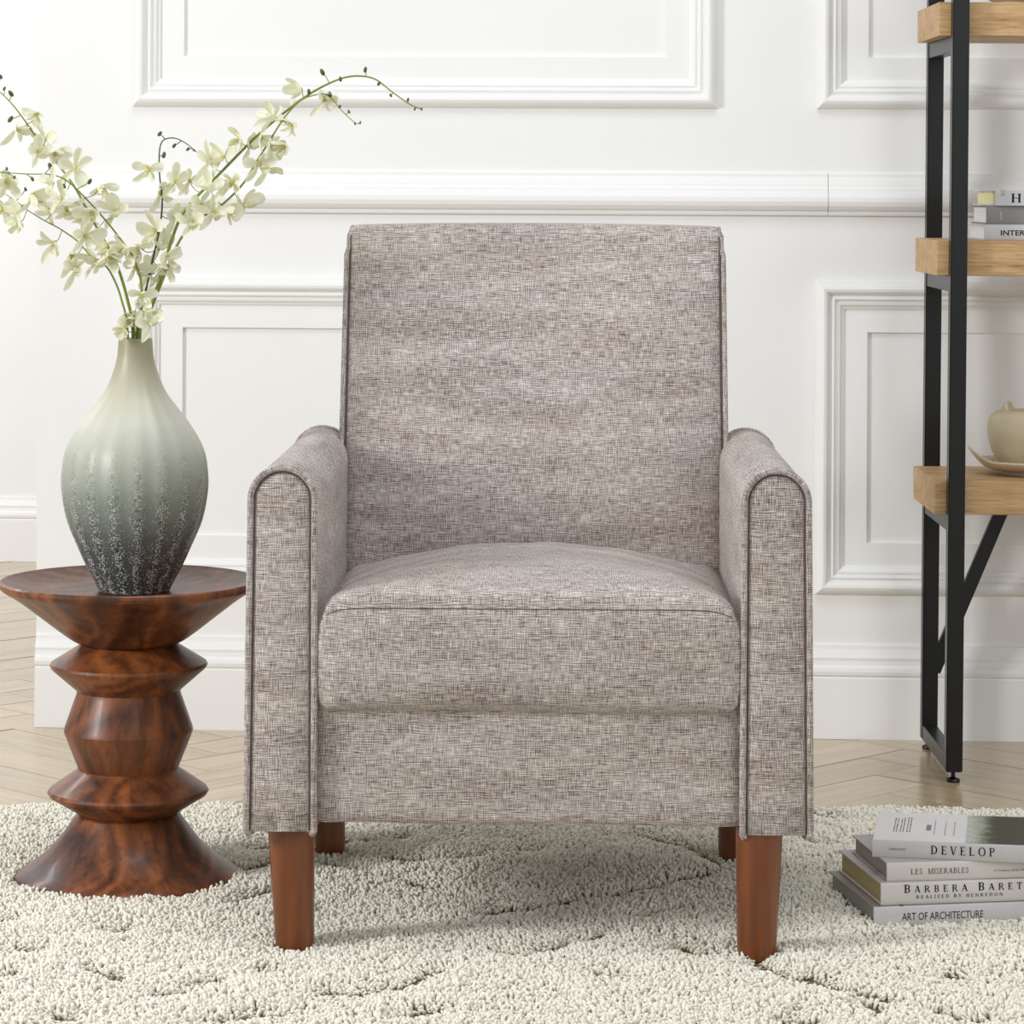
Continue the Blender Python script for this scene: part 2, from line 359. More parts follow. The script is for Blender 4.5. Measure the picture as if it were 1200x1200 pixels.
# wall slab with the four sunk fields cut out as real recesses
us = sorted({uL, uR}|{h[0] for h in holes}|{h[1] for h in holes}); zs = sorted({0.0, 2.7}|{h[2] for h in holes}|{h[3] for h in holes})
V = []; Fc = []
def quad(*p):
    b0 = len(V); V.extend(p); Fc.append(tuple(range(b0, b0+4)))
for i in range(len(us)-1):
    for j in range(len(zs)-1):
        a, b, c, d = us[i], us[i+1], zs[j], zs[j+1]; mu, mz = (a+b)/2, (c+d)/2
        dep = RT if any(h[0] < mu < h[1] and h[2] < mz < h[3] for h in holes) else 0
        quad((a, dep, c), (b, dep, c), (b, dep, d), (a, dep, d))
for (a, b, c, d) in holes:
    quad((a, 0, c), (a, RT, c), (a, RT, d), (a, 0, d)); quad((b, 0, d), (b, RT, d), (b, RT, c), (b, 0, c))
    quad((a, 0, c), (b, 0, c), (b, RT, c), (a, RT, c)); quad((a, RT, d), (b, RT, d), (b, 0, d), (a, 0, d))
TK = .16
quad((uL, TK, 0), (uL, TK, 2.7), (uR, TK, 2.7), (uR, TK, 0)); quad((uL, 0, 0), (uL, 0, 2.7), (uL, TK, 2.7), (uL, TK, 0))
quad((uR, 0, 0), (uR, TK, 0), (uR, TK, 2.7), (uR, 0, 2.7)); quad((uL, 0, 2.7), (uR, 0, 2.7), (uR, TK, 2.7), (uL, TK, 2.7)); quad((uL, 0, 0), (uL, TK, 0), (uR, TK, 0), (uR, 0, 0))
wallobj(mesh('wall_back', V, Fc, M['wall'], kind='structure'))
# picture-frame mouldings, mitred
prof = [(0, 0), (0, .004), (.002, .009), (.005, .0145), (.009, .0185), (.0135, .0205), (.018, .0195), (.0215, .016), (.024, .0115), (.0255, .0095), (.0275, .0095), (.0275, .012), (.0305, .013), (.033, .0115), (.0345, .008), (.0375, .0072), (.0375, .0095), (.041, .0085), (.0445, .0045), (.048, .003), (.048, 0)]
def moulding(n, r):
    u0, u1, z0, z1 = r; V = []; Fc = []; k = len(prof)
    for ci, (su, sz, cu, cz) in enumerate(((1, 1, u0, z0), (-1, 1, u1, z0), (-1, -1, u1, z1), (1, -1, u0, z1))):
        for (t, h) in prof: V.append((cu+su*t, -h, cz+sz*t))
    for c in range(4):
        for i in range(k-1): Fc.append((c*k+i, c*k+i+1, ((c+1) % 4)*k+i+1, ((c+1) % 4)*k+i))
    o = mesh('trim_%d' % n, V, Fc, M['wall'], kind='structure')
    bm = bmesh.new(); bm.from_mesh(o.data); bmesh.ops.recalc_face_normals(bm, faces=bm.faces[:]); bm.to_mesh(o.data); bm.free()
    wallobj(o)
for i, r in enumerate((upL, loL, upR, loR)): moulding(i+1, r)
def strip(name, prof2, ua, ub, loc=None):
    V = []; k = len(prof2)
    for u in (ua, ub):
        for (h, z) in prof2: V.append((u, -h, z))
    Fc = [(i, i+1, k+i+1, k+i) for i in range(k-1)]+[tuple(range(k)), tuple(range(k, 2*k))[::-1], (0, k, 2*k-1, k-1)]
    o = mesh(name, V, Fc, M['wall'], kind='structure')
    bm = bmesh.new(); bm.from_mesh(o.data); bmesh.ops.recalc_face_normals(bm, faces=bm.faces[:]); bm.to_mesh(o.data); bm.free()
    return wallobj(o)
zt = wallpt(700, 201)[1]; zb = wallpt(700, 251)[1]
def rp(h, f): return (h, zb+(zt-zb)*f)
rail = [rp(0, 0), rp(.010, 0), rp(.011, .05), rp(.010, .09), rp(.013, .10), rp(.020, .14), rp(.0255, .22), rp(.028, .32), rp(.0275, .42), rp(.024, .52), rp(.019, .58), rp(.019, .62), rp(.0145, .62), rp(.0135, .72), rp(.010, .82), rp(.006, .90), rp(.006, .96), rp(.003, 1), rp(0, 1)]
us_ = wallpt(970, 230)[0]
strip('trim_5', rail, uL+.002, us_-.0004); strip('trim_6', rail, us_+.0004, uR)
base = [(0, 0), (.016, 0), (.016, .104), (.0145, .107), (.0175, .110), (.0185, .116), (.017, .122), (.0125, .127), (.0115, .134), (.0125, .139), (.009, .146), (.006, .153), (.005, .160), (0, .161)]
strip('baseboard_back', base, uL+.001, uR)
# the room seen through the opening on the left
fw = Vector((-1.2, 7.76, 0))
o = box('wall_far', -2.2, 3.0, 0, .1, 0, 2.7, M['wall'], kind='structure'); o.location = fw; o.rotation_euler = (0, 0, WR)
V = []; k = len(base)
o = strip('baseboard_far', base, -2.2, 3.0); o.location = fw
# ------------------------------------------------------------------ rug
RX0, RX1, RY0, RY1 = -1.45, 1.45, 2.6, 4.665
ravines = [((0, 941), (25, 938), (48, 932)), ((44, 963), (58, 961)), ((0, 1075), (14, 1070)), ((10, 1111), (30, 1107), (52, 1109)), ((108, 1129), (122, 1134), (140, 1142)), ((136, 1086), (150, 1083)),
 ((183, 1161), (200, 1157), (216, 1158)), ((230, 1148), (262, 1143)), ((258, 1192), (290, 1186), (332, 1183)), ((64, 1186), (95, 1189)), ((303, 1134), (318, 1132)), ((380, 1156), (398, 1160)),
 ((264, 1055), (290, 1047), (320, 1038)), ((278, 1018), (313, 1006)), ((214, 962), (232, 966)), ((300, 990), (340, 984), (440, 982), (475, 976)), ((372, 1008), (410, 1012), (440, 1020), (470, 1026), (520, 1040)),
 ((455, 1000), (520, 1004), (580, 994), (640, 990)), ((750, 974), (790, 984), (826, 996)), ((725, 1042), (780, 1030), (850, 1014)), ((560, 1066), (620, 1060), (690, 1046), (730, 1040)), ((590, 1108), (616, 1115), (660, 1102), (712, 1088)),
 ((400, 1161), (440, 1156), (470, 1149), (515, 1131)), ((698, 1134), (732, 1141)), ((796, 1104), (814, 1112), (834, 1112)), ((884, 1120), (915, 1136), (975, 1152)), ((914, 1191), (956, 1192)),
 ((940, 1138), (976, 1153), (1010, 1160), (1052, 1169)), ((1110, 1137), (1134, 1141)), ((1088, 1177), (1130, 1188), (1174, 1195)), ((948, 949), (990, 956)), ((946, 980), (984, 988)), ((740, 1070), (790, 1062)), ((520, 1040), (560, 1052), (600, 1058)),
 ((120, 1086), (142, 1085)), ((820, 996), (850, 1008)), ((460, 1190), (520, 1176)), ((0, 1140), (22, 1136)), ((1010, 1168), (1030, 1180))]
segs = []
for pl in ravines:
    g = []
    for (px, py) in pl:
        dy = py-HOR-ROLL*(px-600); d = F*(HC-.016)/dy; g.append((P(px, py, d).x, d))
    for a, b in zip(g[:-1], g[1:]): segs.append((*a, *b))
segs = np.array(segs)
def ravdist(x, y):
    best = np.full(x.shape, 9.0)
    for ax, ay, bx, by in segs:
        dx, dy = bx-ax, by-ay; t = np.clip(((x-ax)*dx+(y-ay)*dy)/(dx*dx+dy*dy), 0, 1)
        # ravines are narrow across and taper at both ends
        wv = .6+.4*np.sin(t*PI)
        best = np.minimum(best, np.hypot(x-ax-t*dx, (y-ay-t*dy)*.8)/wv)
    return best
class VN:
    def __init__(s, seed): s.g = np.random.default_rng(seed).random((256, 256))
    def __call__(s, x, y):
        xi = np.floor(x).astype(int); yi = np.floor(y).astype(int); fx = x-xi; fy = y-yi; fx = fx*fx*(3-2*fx); fy = fy*fy*(3-2*fy); g = s.g
        a = g[xi % 256, yi % 256]; b = g[(xi+1) % 256, yi % 256]; c = g[xi % 256, (yi+1) % 256]; d = g[(xi+1) % 256, (yi+1) % 256]
        return (a*(1-fx)+b*fx)*(1-fy)+(c*(1-fx)+d*fx)*fy
n1, n2, n3 = VN(1), VN(2), VN(3)
def rugtop(x, y):
    wx = x+.012*(n1(x*30, y*30)-.5); wy = y+.012*(n2(x*30, y*30)-.5)
    rd = ravdist(wx, wy)
    puff = 1-np.exp(-(rd/.020)**1.3)
    return .0065+.0105*puff+.006*(n1(x*14+5, y*14)-.5)*puff+.0035*(n2(x*55, y*55)-.5), rd
rug = thing('area_rug', 'cream shaggy wool rug with carved irregular lines under the armchair', 'rug', (0, (RY0+RY1)/2, 0))
YC = (RY0+RY1)/2
box('backing', RX0+.004, RX1-.004, RY0+.004-YC, RY1-.004-YC, .0005, .005, M['rugback'], rug, bev=.001)
SP = .0050
foot = []  # footprints that press the pile flat (x, y, r)
TBL = (P(150, 1000, 4.19).x, 4.19)
def pile(SP=SP, outer=False):
    xs = np.arange(RX0+.006, RX1-.006, SP); ys = np.arange(RY0+.005 if outer else 3.3, RY1-.002, SP*.9)
    X, Y = np.meshgrid(xs, ys); X = X.ravel(); Y = Y.ravel()
    X = X+RNG.uniform(-.5, .5, X.shape)*SP*1.1; Y = Y+RNG.uniform(-.5, .5, Y.shape)*SP*1.1
    kx = np.ones(X.shape, bool)
    kx &= Y < RY1-.003+.004*(n3(X*40, Y*0)-.5)
    wedge = (np.abs(X) < .26+Y*.185) & (Y > 3.3)       # what the photograph can see, with a margin
    kx &= ~wedge if outer else wedge
    kx &= np.hypot(X-TBL[0], Y-TBL[1]) > .150
    for (lx, ly) in LEGS: kx &= np.hypot(X-lx, Y-ly) > .0215
    c, s = math.cos(BR), math.sin(BR); lx = (X-BX)*c+(Y-BY)*s; ly = -(X-BX)*s+(Y-BY)*c
    kx &= ~((lx > .004) & (lx < .30) & (ly > .004) & (ly < .204))
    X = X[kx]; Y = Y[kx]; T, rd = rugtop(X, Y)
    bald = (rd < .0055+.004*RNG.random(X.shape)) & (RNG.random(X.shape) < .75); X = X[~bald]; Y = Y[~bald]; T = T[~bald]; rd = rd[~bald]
    N = len(X); T = T*RNG.uniform(.82, 1.18, N); lean = RNG.normal(0, .0014, (N, 2))+np.stack([(n1(X*90, Y*90)-.5)*.0075, (n2(X*90+9, Y*90)-.5)*.0075], 1)
    rad = RNG.uniform(.0020, .0034, N)*(2.4 if outer else 1); ph = RNG.uniform(0, 2*PI, N); K = 4
    ang = ph[:, None]+np.arange(K)[None]*2*PI/K
    rings = [(0.0, .6, 0), (.62, .95, .35), (.90, .9, .85)]
    V = np.zeros((N, len(rings)*K+1, 3))
    for ri, (h, rs, ls) in enumerate(rings):
        V[:, ri*K:(ri+1)*K, 0] = X[:, None]+lean[:, 0:1]*ls+np.cos(ang+ri*.4)*rad[:, None]*rs
        V[:, ri*K:(ri+1)*K, 1] = Y[:, None]+lean[:, 1:2]*ls+np.sin(ang+ri*.4)*rad[:, None]*rs
        V[:, ri*K:(ri+1)*K, 2] = .004+(T[:, None]-.004)*h
    V[:, -1, 0] = X+lean[:, 0]; V[:, -1, 1] = Y+lean[:, 1]; V[:, -1, 2] = T
    V[:, :, 1] -= YC
    nv = V.shape[1]; q = []; tr = []
    for ri in range(len(rings)-1):
        for j in range(K): q.append((ri*K+j, ri*K+(j+1) % K, (ri+1)*K+(j+1) % K, (ri+1)*K+j))
    for j in range(K): tr.append(((len(rings)-1)*K+j, (len(rings)-1)*K+(j+1) % K, nv-1))
    offs = (np.arange(N)*nv)[:, None, None]
    Q = (np.array(q)[None]+offs).reshape(-1); R = (np.array(tr)[None]+offs).reshape(-1)
    me = bpy.data.meshes.new('pile'); me.vertices.add(N*nv); me.vertices.foreach_set('co', V.reshape(-1))
    me.loops.add(len(Q)+len(R)); me.loops.foreach_set('vertex_index', np.concatenate([Q, R]).astype(np.int32))
    nq, nr = len(Q)//4, len(R)//3; me.polygons.add(nq+nr)
    me.polygons.foreach_set('loop_start', np.concatenate([np.arange(nq)*4, nq*4+np.arange(nr)*3]).astype(np.int32))
    me.polygons.foreach_set('use_smooth', np.ones(nq+nr, bool)); me.update(calc_edges=True)
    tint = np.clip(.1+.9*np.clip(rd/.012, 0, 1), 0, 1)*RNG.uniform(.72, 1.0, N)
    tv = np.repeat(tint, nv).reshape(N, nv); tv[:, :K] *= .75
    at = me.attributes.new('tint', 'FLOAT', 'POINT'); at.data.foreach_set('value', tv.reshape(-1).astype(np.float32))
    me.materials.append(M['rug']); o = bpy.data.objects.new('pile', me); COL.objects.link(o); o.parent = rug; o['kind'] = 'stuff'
    print('tufts', N, 'tris', nq*2+nr)
# ------------------------------------------------------------------ armchair
CH = Vector((.0275, 4.05, 0)); CYAW = math.radians(-.9)
chair = thing('armchair', 'grey linen upholstered armchair with piped arms and tapered wooden legs', 'armchair', CH, CYAW)
cc, cs = math.cos(CYAW), math.sin(CYAW)
def cworld(x, y): return (CH.x+x*cc-y*cs, CH.y+x*cs+y*cc)
FR = -.290   # front plane of the arms, local y
leglocal = [(-.292, FR+.045), (.283, FR+.030), (-.288, FR+.575), (.285, FR+.575)]
LEGS = [cworld(*p) for p in leglocal]
AH = .605; AB = .163; AW = .040
def dpath(cx, w, zt, zb, flare, n=20):
    """inverted-U outline in x,z, outer side flares a little towards the bottom"""
    pts = []
    for i in range(10): t = i/10; pts.append((cx-w-flare[0]*(1-t), zb+(zt-w-zb)*t))
    for i in range(n+1):
        a = PI-PI*i/n; pts.append((cx+w*math.cos(a), zt-w+w*math.sin(a)*1.0))
    for i in range(1, 11): t = 1-i/10; pts.append((cx+w+flare[1]*(1-t), zb+(zt-w-zb)*t))
    return pts
def arm(side):
    cx = side*.3005
    flare = (.004, .001) if side < 0 else (.001, .004)
    secs = []
    for (y, w, dz) in ((FR+.004, -.002, -.002), (FR+.009, 0, 0), (FR+.03, .0008, .0006), (FR+.12, .0018, .001), (FR+.3, .002, 0), (FR+.5, .0015, -.001), (FR+.63, 0, -.001), (FR+.665, -.002, -.004), (FR+.685, -.007, -.010), (FR+.695, -.016, -.020)):
        secs.append((y, dpath(cx, AW+w, AH+dz, AB, flare)))
    V = []; Fc = []; k = len(secs[0][1])
    for y, pts in secs:
        for j, (x, z) in enumerate(pts): V.append((x, y, z))
    for i in range(len(secs)-1):
        for j in range(k-1): Fc.append((i*k+j, i*k+j+1, (i+1)*k+j+1, (i+1)*k+j))
        Fc.append((i*k, (i+1)*k, (i+1)*k+k-1, i*k+k-1))
    Fc.append(tuple((len(secs)-1)*k+j for j in range(k)))
    a = mesh('arm', V, Fc, M['fabric'], chair, True)
    bm = bmesh.new(); bm.from_mesh(a.data); bmesh.ops.recalc_face_normals(bm, faces=bm.faces[:]); bm.to_mesh(a.data); bm.free()
    # continuous cloth direction over the arm
    me = a.data; uvl = me.uv_layers.new(name='UVMap'); run = [0]
    pts = secs[2][1]
    for j in range(1, k): run.append(run[-1]+math.dist(pts[j], pts[j-1]))
    for p in me.polygons:
        for li in p.loop_indices:
            vi = me.loops[li].vertex_index; uvl.data[li].uv = (me.vertices[vi].co.y+side, run[vi % k])
    rear = [Vector((x, FR+.640, z)) for x, z in dpath(cx, AW+.0012, AH-.0012, AB, flare, 26)]
    rp_ = tube('piping', rear, .0032, M['fabric'], a, 8); pipe_uv(rp_, 8)
    # front facing with a gentle bulge
    inner = dpath(cx, AW-.0060, AH-.0055, AB-.001, flare, 20); cxm = cx; V = []; Fc = []
    NR = 8; m = len(inner)
    ys = [(x+0, z) for x, z in inner]
    for r in range(NR+1):
        s = 1-r/NR*.98
        for (x, z) in inner:
            zc = max(AB, min(AH-.05, z)); X = cxm+(x-cxm)*s; Z = zc+(z-zc)*s
            V.append((X, FR+.004-.007*(1-s**2.6)-(.0012*math.sin(z*70+side)*(1-s)), Z))
    for r in range(NR):
        for j in range(m-1): Fc.append((r*m+j, r*m+j+1, (r+1)*m+j+1, (r+1)*m+j))
        Fc.append((r*m+m-1, r*m, (r+1)*m, (r+1)*m+m-1))
    for j in range((m-1)//2):
        if m-2-j > j+1: Fc.append((NR*m+j, NR*m+j+1, NR*m+m-2-j, NR*m+m-1-j))
    fp = mesh('arm_front_panel', V, Fc, M['fabric'], a, True)
    bm = bmesh.new(); bm.from_mesh(fp.data); bmesh.ops.recalc_face_normals(bm, faces=bm.faces[:]); bm.to_mesh(fp.data); bm.free(); box_uv(fp)
    # backing behind the panel so that no gap shows
    pth = [Vector((x, FR+.0035, z)) for x, z in dpath(cx, AW-.0012, AH-.0006, AB-.001, flare, 26)]
    hook = [pth[0]+Vector((.006, .012, -.002)), pth[0]+Vector((.0015, .003, -.003))]; hook2 = [pth[-1]+Vector((-.0015, .003, -.003)), pth[-1]+Vector((-.006, .012, -.002))]
    pp = tube('piping', hook+pth+hook2, .0042, M['fabric'], a, 10); pipe_uv(pp, 10)
    sm = [Vector((x, FR+.0022, z)) for x, z in dpath(cx, AW-.0062, AH-.0057, AB+.001, flare, 26)]
    tube('seam', sm[:], .0008, M['seam'], a, 6)
def pipe_uv(o, k):
    me = o.data; uvl = me.uv_layers.new(name='UVMap')
    n = len(me.vertices)//k; run = [0]
    for i in range(1, n): run.append(run[-1]+(me.vertices[i*k].co-me.vertices[(i-1)*k].co).length)
    for p in me.polygons:
        for li in p.loop_indices:
            vi = me.loops[li].vertex_index; uvl.data[li].uv = (run[vi//k], (vi % k)*.0026+7)
arm(-1); arm(1)
# back: local z centre
BH = .278; BZ = .613; BY0 = .245   # rest half height, centre height, front face y near the seat
def backdef(p, q):
    x, y, z = p; t = min(1.0, max(0.0, (z+BH)/(2*BH)))
    lean = .115*t**1.25
    bul = .030*(1-q[0]**4)*(1-abs(2*(t**.8)-1)**3) if q[1] < 0 else 0
    wide = 1+.022*(1-t)*(1 if abs(q[0]) > 0 else 0)*.5
    side = 1+.035*(q[1]+1)/2*(1-.35*t)
    topc = .004*(1-q[0]**2) if q[2] > .9 else 0
    dimple = .0016*math.sin(z*26+x*9)*math.sin(x*17) if q[1] < -.9 else 0
    return Vector((x*wide*side, y+BY0+.065+lean-bul*(1 if q[1] < -.5 else .5)+dimple, z+BZ+topc))
rbox('backrest', .2685, .065, BH, .016, M['fabric'], chair, (44, 10, 44), backdef)
for s in (-1, 1):
    pts = []
    for i in range(41):
        t = i/40; z = -BH+2*BH*t; q = (s, -1, 2*t-1)
        p = backdef(Vector((s*(.2685-.001), -.065+.002, min(z, BH-.012))), (s*.98, -1, min(.9, 2*t-1))); pts.append(p)
    top = []
    for i in range(9):
        a = i/8; p = backdef(Vector((s*.2675, -.060+.118*a, BH-.012+.0125*math.sin(min(1, a*5)*PI/2))), (s*.98, -1+2*a, .5)); top.append(p)
    pth = [p-Vector((s*.003, -.0015, .0025)) if p.z > BZ+BH-.03 else p for p in pts[:-1]]+[p-Vector((s*.006, 0, .0045)) for p in top]
    tb = tube('back_piping', pth, .0036, M['fabric'], chair, 8); pipe_uv(tb, 8)
    tube('back_seam', [p+Vector((-s*.0050, -.0002, 0)) for p in pts[:-1]], .0010, M['seam'], chair, 6)
# seat cushion
SZ = .369; SHZ = .060; SHY = .277
def seatdef(p, q):
    x, y, z = p; qx, qy, qz = q
    fr_ = max(0, -qy)**3; cr = (1-abs(qx)**(2.1+14*fr_))*(1-min(1, abs(qy*.85+.1))**3.0)
    up = max(0, qz)
    z2 = z+up*(.046*cr-.010*(1-fr_)*abs(qx)**3)-(max(0, -qz))*.0015*(1+math.sin(x*14))
    # softly rounded plan corners and puffed front
    pf = (1-abs(qx)**4)*(1-abs(qz)**2.2)
    y2 = y-(.012*pf if qy < -.5 else 0)
    # sewn edge between top panel and boxing
    g = math.exp(-((z-.046)/.0035)**2)
    if qy < -.9: y2 += .0030*g
    x2 = x*(1-.006*abs(qz)**3)+(.0035*math.copysign(pf if abs(qx) < 1 else (1-abs(qz)**2), qx) if abs(qx) > .95 else 0)
    wr = .0010*math.sin(x*60+y*22)*math.sin(y*31) if qz > .9 else 0
    return Vector((x2, y2-.015, z2+SZ+wr))
rbox('seat_cushion', .2600, SHY, SHZ, .018, M['fabric'], chair, (56, 40, 26), seatdef)
pts = []
for i in range(61):
    x = -.252+.504*i/60; qx = x/.2585; pf = (1-abs(qx)**4)*(1-(.046/SHZ)**2.2)
    pts.append(Vector((x, -SHY-.015-.012*pf+.0028+max(0, abs(x)-.240)**1.5*3.5, SZ+.046+.046*(.046/SHZ)*(1-abs(qx)**16.1)*(1-.75**3))))
tube('cushion_seam', pts, .0006, M['seam'], chair, 6)
def raildef(p, q):
    x, y, z = p
    return Vector((x, y-(.0025*(1-q[0]**4)*(1-q[2]**2) if q[1] < 0 else 0), z+.2475+.0012*math.sin(x*23)*(q[2] < -.9)))
o = rbox('front_rail', .2635, .03, .079, .006, M['fabric'], chair, (30, 6, 16), raildef); o.location = (0, FR+.044, 0)
o = rbox('seat_base', .262, .25, .066, .006, M['fabric'], chair, (12, 12, 8), lambda p, q: Vector((p.x, p.y, p.z+.243))); o.location = (0, .04, 0)
o = rbox('back_panel', .258, .035, .18, .01, M['fabric'], chair, (8, 4, 8), lambda p, q: Vector((p.x, p.y, p.z+.345))); o.location = (0, .345, 0)
for i, (lx, ly) in enumerate(leglocal):
    k = .0285 if i < 2 else .0250; top = .168 if i < 2 else .17; inw = .006 if lx < 0 else -.003
    prof_ = [(.0005, .0055), (k*.80, .0055), (k*.82, .008), (k*.86, .03), (k*.93, .09), (k*1.0, .150), (k*1.0, top), (.0005, top)]
    lg = lathe('leg', prof_, M['leg'], chair, 40, caps=False)
    for v in lg.data.vertices: v.co.x -= (-inw)*(1-v.co.z/top)
    lg.location = (lx, ly, 0)
# ------------------------------------------------------------------ side table
tb = thing('side_table', 'turned walnut stool table with dished top and stacked rings left of armchair', 'table', (TBL[0], TBL[1], 0))
def dens(prof, n=6):
    return [tuple(p)[:2] for p in smoothpath([(r, z, 0) for r, z in prof], n)]
Z0 = .006
top = [(.0005, .327), (.0635, .327)]+dens([(.0645, .3275), (.076, .333), (.093, .345), (.120, .366), (.150, .389), (.168, .400)])+[(.1725, .4035), (.1750, .408), (.1748, .4115), (.1725, .4135)]+dens([(.170, .4135), (.160, .4095), (.13, .4015), (.09, .3985), (.04, .398), (.0005, .398)])
lathe('table_top', top, M['walnut'], tb, 128, caps=False, sharp=20)
lathe('turned_ring', [(.0005, .264), (.0695, .264), (.072, .2665), (.104, .2945), (.1063, .2985), (.1045, .302), (.067, .3255), (.0645, .327), (.0005, .327)], M['walnut'], tb, 128, caps=False, sharp=20)
lathe('turned_middle', [(.0005, .159), (.0675, .159), (.069, .163), (.0858, .206), (.0870, .2105), (.0860, .215), (.0705, .259), (.0695, .264), (.0005, .264)], M['walnut'], tb, 128, caps=False, sharp=20)
lathe('turned_ring', [(.0005, .098), (.066, .098), (.069, .1005), (.1060, .1235), (.1085, .1275), (.1060, .1315), (.070, .1565), (.0675, .159), (.0005, .159)], M['walnut'], tb, 128, caps=False, sharp=20)
bs = [(.0005, Z0), (.144, Z0), (.149, Z0+.002)]+dens([(.1515, .012), (.1500, .0165), (.141, .0235), (.122, .036), (.100, .056), (.082, .079), (.070, .096)])+[(.067, .098), (.0005, .098)]
lathe('table_base', bs, M['walnut'], tb, 128, caps=False, sharp=20)
# ------------------------------------------------------------------ vase
VX = P(158, 560, 4.19).x; VZ = .3985
vs = thing('vase', 'frosted green glass vase fading to speckled dark grey on the walnut table', 'vase', (VX, TBL[1], VZ))
pxr = [(692, 41.5), (684, 45), (663, 56), (637, 67.5), (610, 78.5), (583, 84), (562, 85.5), (535, 82.5), (517, 76), (495, 63), (477, 49), (458, 35.5), (437, 26.5), (418, 21.5), (397, 19.8)]
vp = []
for (py, r) in pxr:
    vp.append((r/866, HC-(py-HOR+2.1)/866-VZ))
vp[0] = (vp[0][0], .0005); sc = .338/vp[-1][1]
vp = [(r, max(.0005, z*1.0)) for r, z in vp]
outer = dens(vp, 6); TOPZ = outer[-1][1]
inner = [(max(.004, r-.0035), z+(.004 if i == 0 else 0)) for i, (r, z) in enumerate(outer)]
def flute(a, z):
    t = max(0, min(1, z/TOPZ)); return 1+.011*math.cos(18*a)*max(0, math.sin(PI*min(1, t*1.12)))**.8
prof_ = [(.0005, .0005)]+outer+[(outer[-1][0]-.0018, TOPZ+.0008)]+inner[::-1]+[(.0005, .005)]
lathe('vase_body', prof_, M['vase'], vs, 216, flute=flute, caps=False, sharp=60)
# ------------------------------------------------------------------ orchid sprays
def petal_mesh(name, L, Wd, cup, curl, mat=None):
    V = []; Fc = []; nu, nv = 8, 4
    for i in range(nu+1):
        t = i/nu; wd = Wd*(.22+.78*math.sin(PI*.5*min(1, t/.62))**1.3) if t <= .62 else Wd*math.sqrt(max(.02, 1-((t-.62)/.40)**2))
        if i == 0: wd = Wd*.22
        for j in range(nv+1):
            s = 2*j/nv-1; V.append((L*t*math.cos(curl*t), s*wd/2, L*t*math.sin(curl*t)+cup*s*s*wd))
    for i in range(nu):
        for j in range(nv): Fc.append((i*(nv+1)+j, (i+1)*(nv+1)+j, (i+1)*(nv+1)+j+1, i*(nv+1)+j+1))
    # give it thickness
    n = len(V); V2 = V+[(x, y, z-.0003) for x, y, z in V]; F2 = Fc+[tuple(i+n for i in f[::-1]) for f in Fc]
    me = bpy.data.meshes.new(name); me.from_pydata(V2, [], F2); me.update(); me.polygons.foreach_set('use_smooth', [True]*len(me.polygons)); me.materials.append(mat or M['petal']); return me
PET = [petal_mesh('petal', .0245, .0105, .35, .5), petal_mesh('petal', .0235, .0148, .25, .25), petal_mesh('petal', .0215, .0095, .45, .9), petal_mesh('petal', .027, .0085, .3, -.25)]
LIP = petal_mesh('lip', .0150, .0105, .7, 1.0)
def throat_mesh():
    bm = bmesh.new(); bmesh.ops.create_icosphere(bm, subdivisions=2, radius=.0026)
    for v in bm.verts: v.co = Vector((v.co.x, v.co.y, v.co.z*1.5+.001))
    me = bpy.data.meshes.new('flower'); bm.to_mesh(me); bm.free(); me.polygons.foreach_set('use_smooth', [True]*len(me.polygons)); me.materials.append(M['throat']); return me
THR = throat_mesh()
def speck_mesh():
    bm = bmesh.new()
    for i in range(5):
        a = i*1.26; bmesh.ops.create_icosphere(bm, subdivisions=1, radius=.0006, matrix=Matrix.Translation((.0022*math.cos(a), .0022*math.sin(a), .003)))
    me = bpy.data.meshes.new('speckles'); bm.to_mesh(me); bm.free(); me.materials.append(M['speck']); return me
SPK = speck_mesh()
def bud_mesh():
    bm = bmesh.new(); bmesh.ops.create_icosphere(bm, subdivisions=2, radius=1)
    for v in bm.verts: v.co = Vector((v.co.x*.62, v.co.y*.62, v.co.z*(1.0+.25*max(0, v.co.z))))
    me = bpy.data.meshes.new('bud'); bm.to_mesh(me); bm.free(); me.polygons.foreach_set('use_smooth', [True]*len(me.polygons)); me.materials.append(M['bud']); return me
BUD = bud_mesh()
def link(name, me, parent):
    o = bpy.data.objects.new(name, me); COL.objects.link(o); o.parent = parent; return o
VD = TBL[1]
mouth = Vector((VX, VD, VZ+TOPZ))
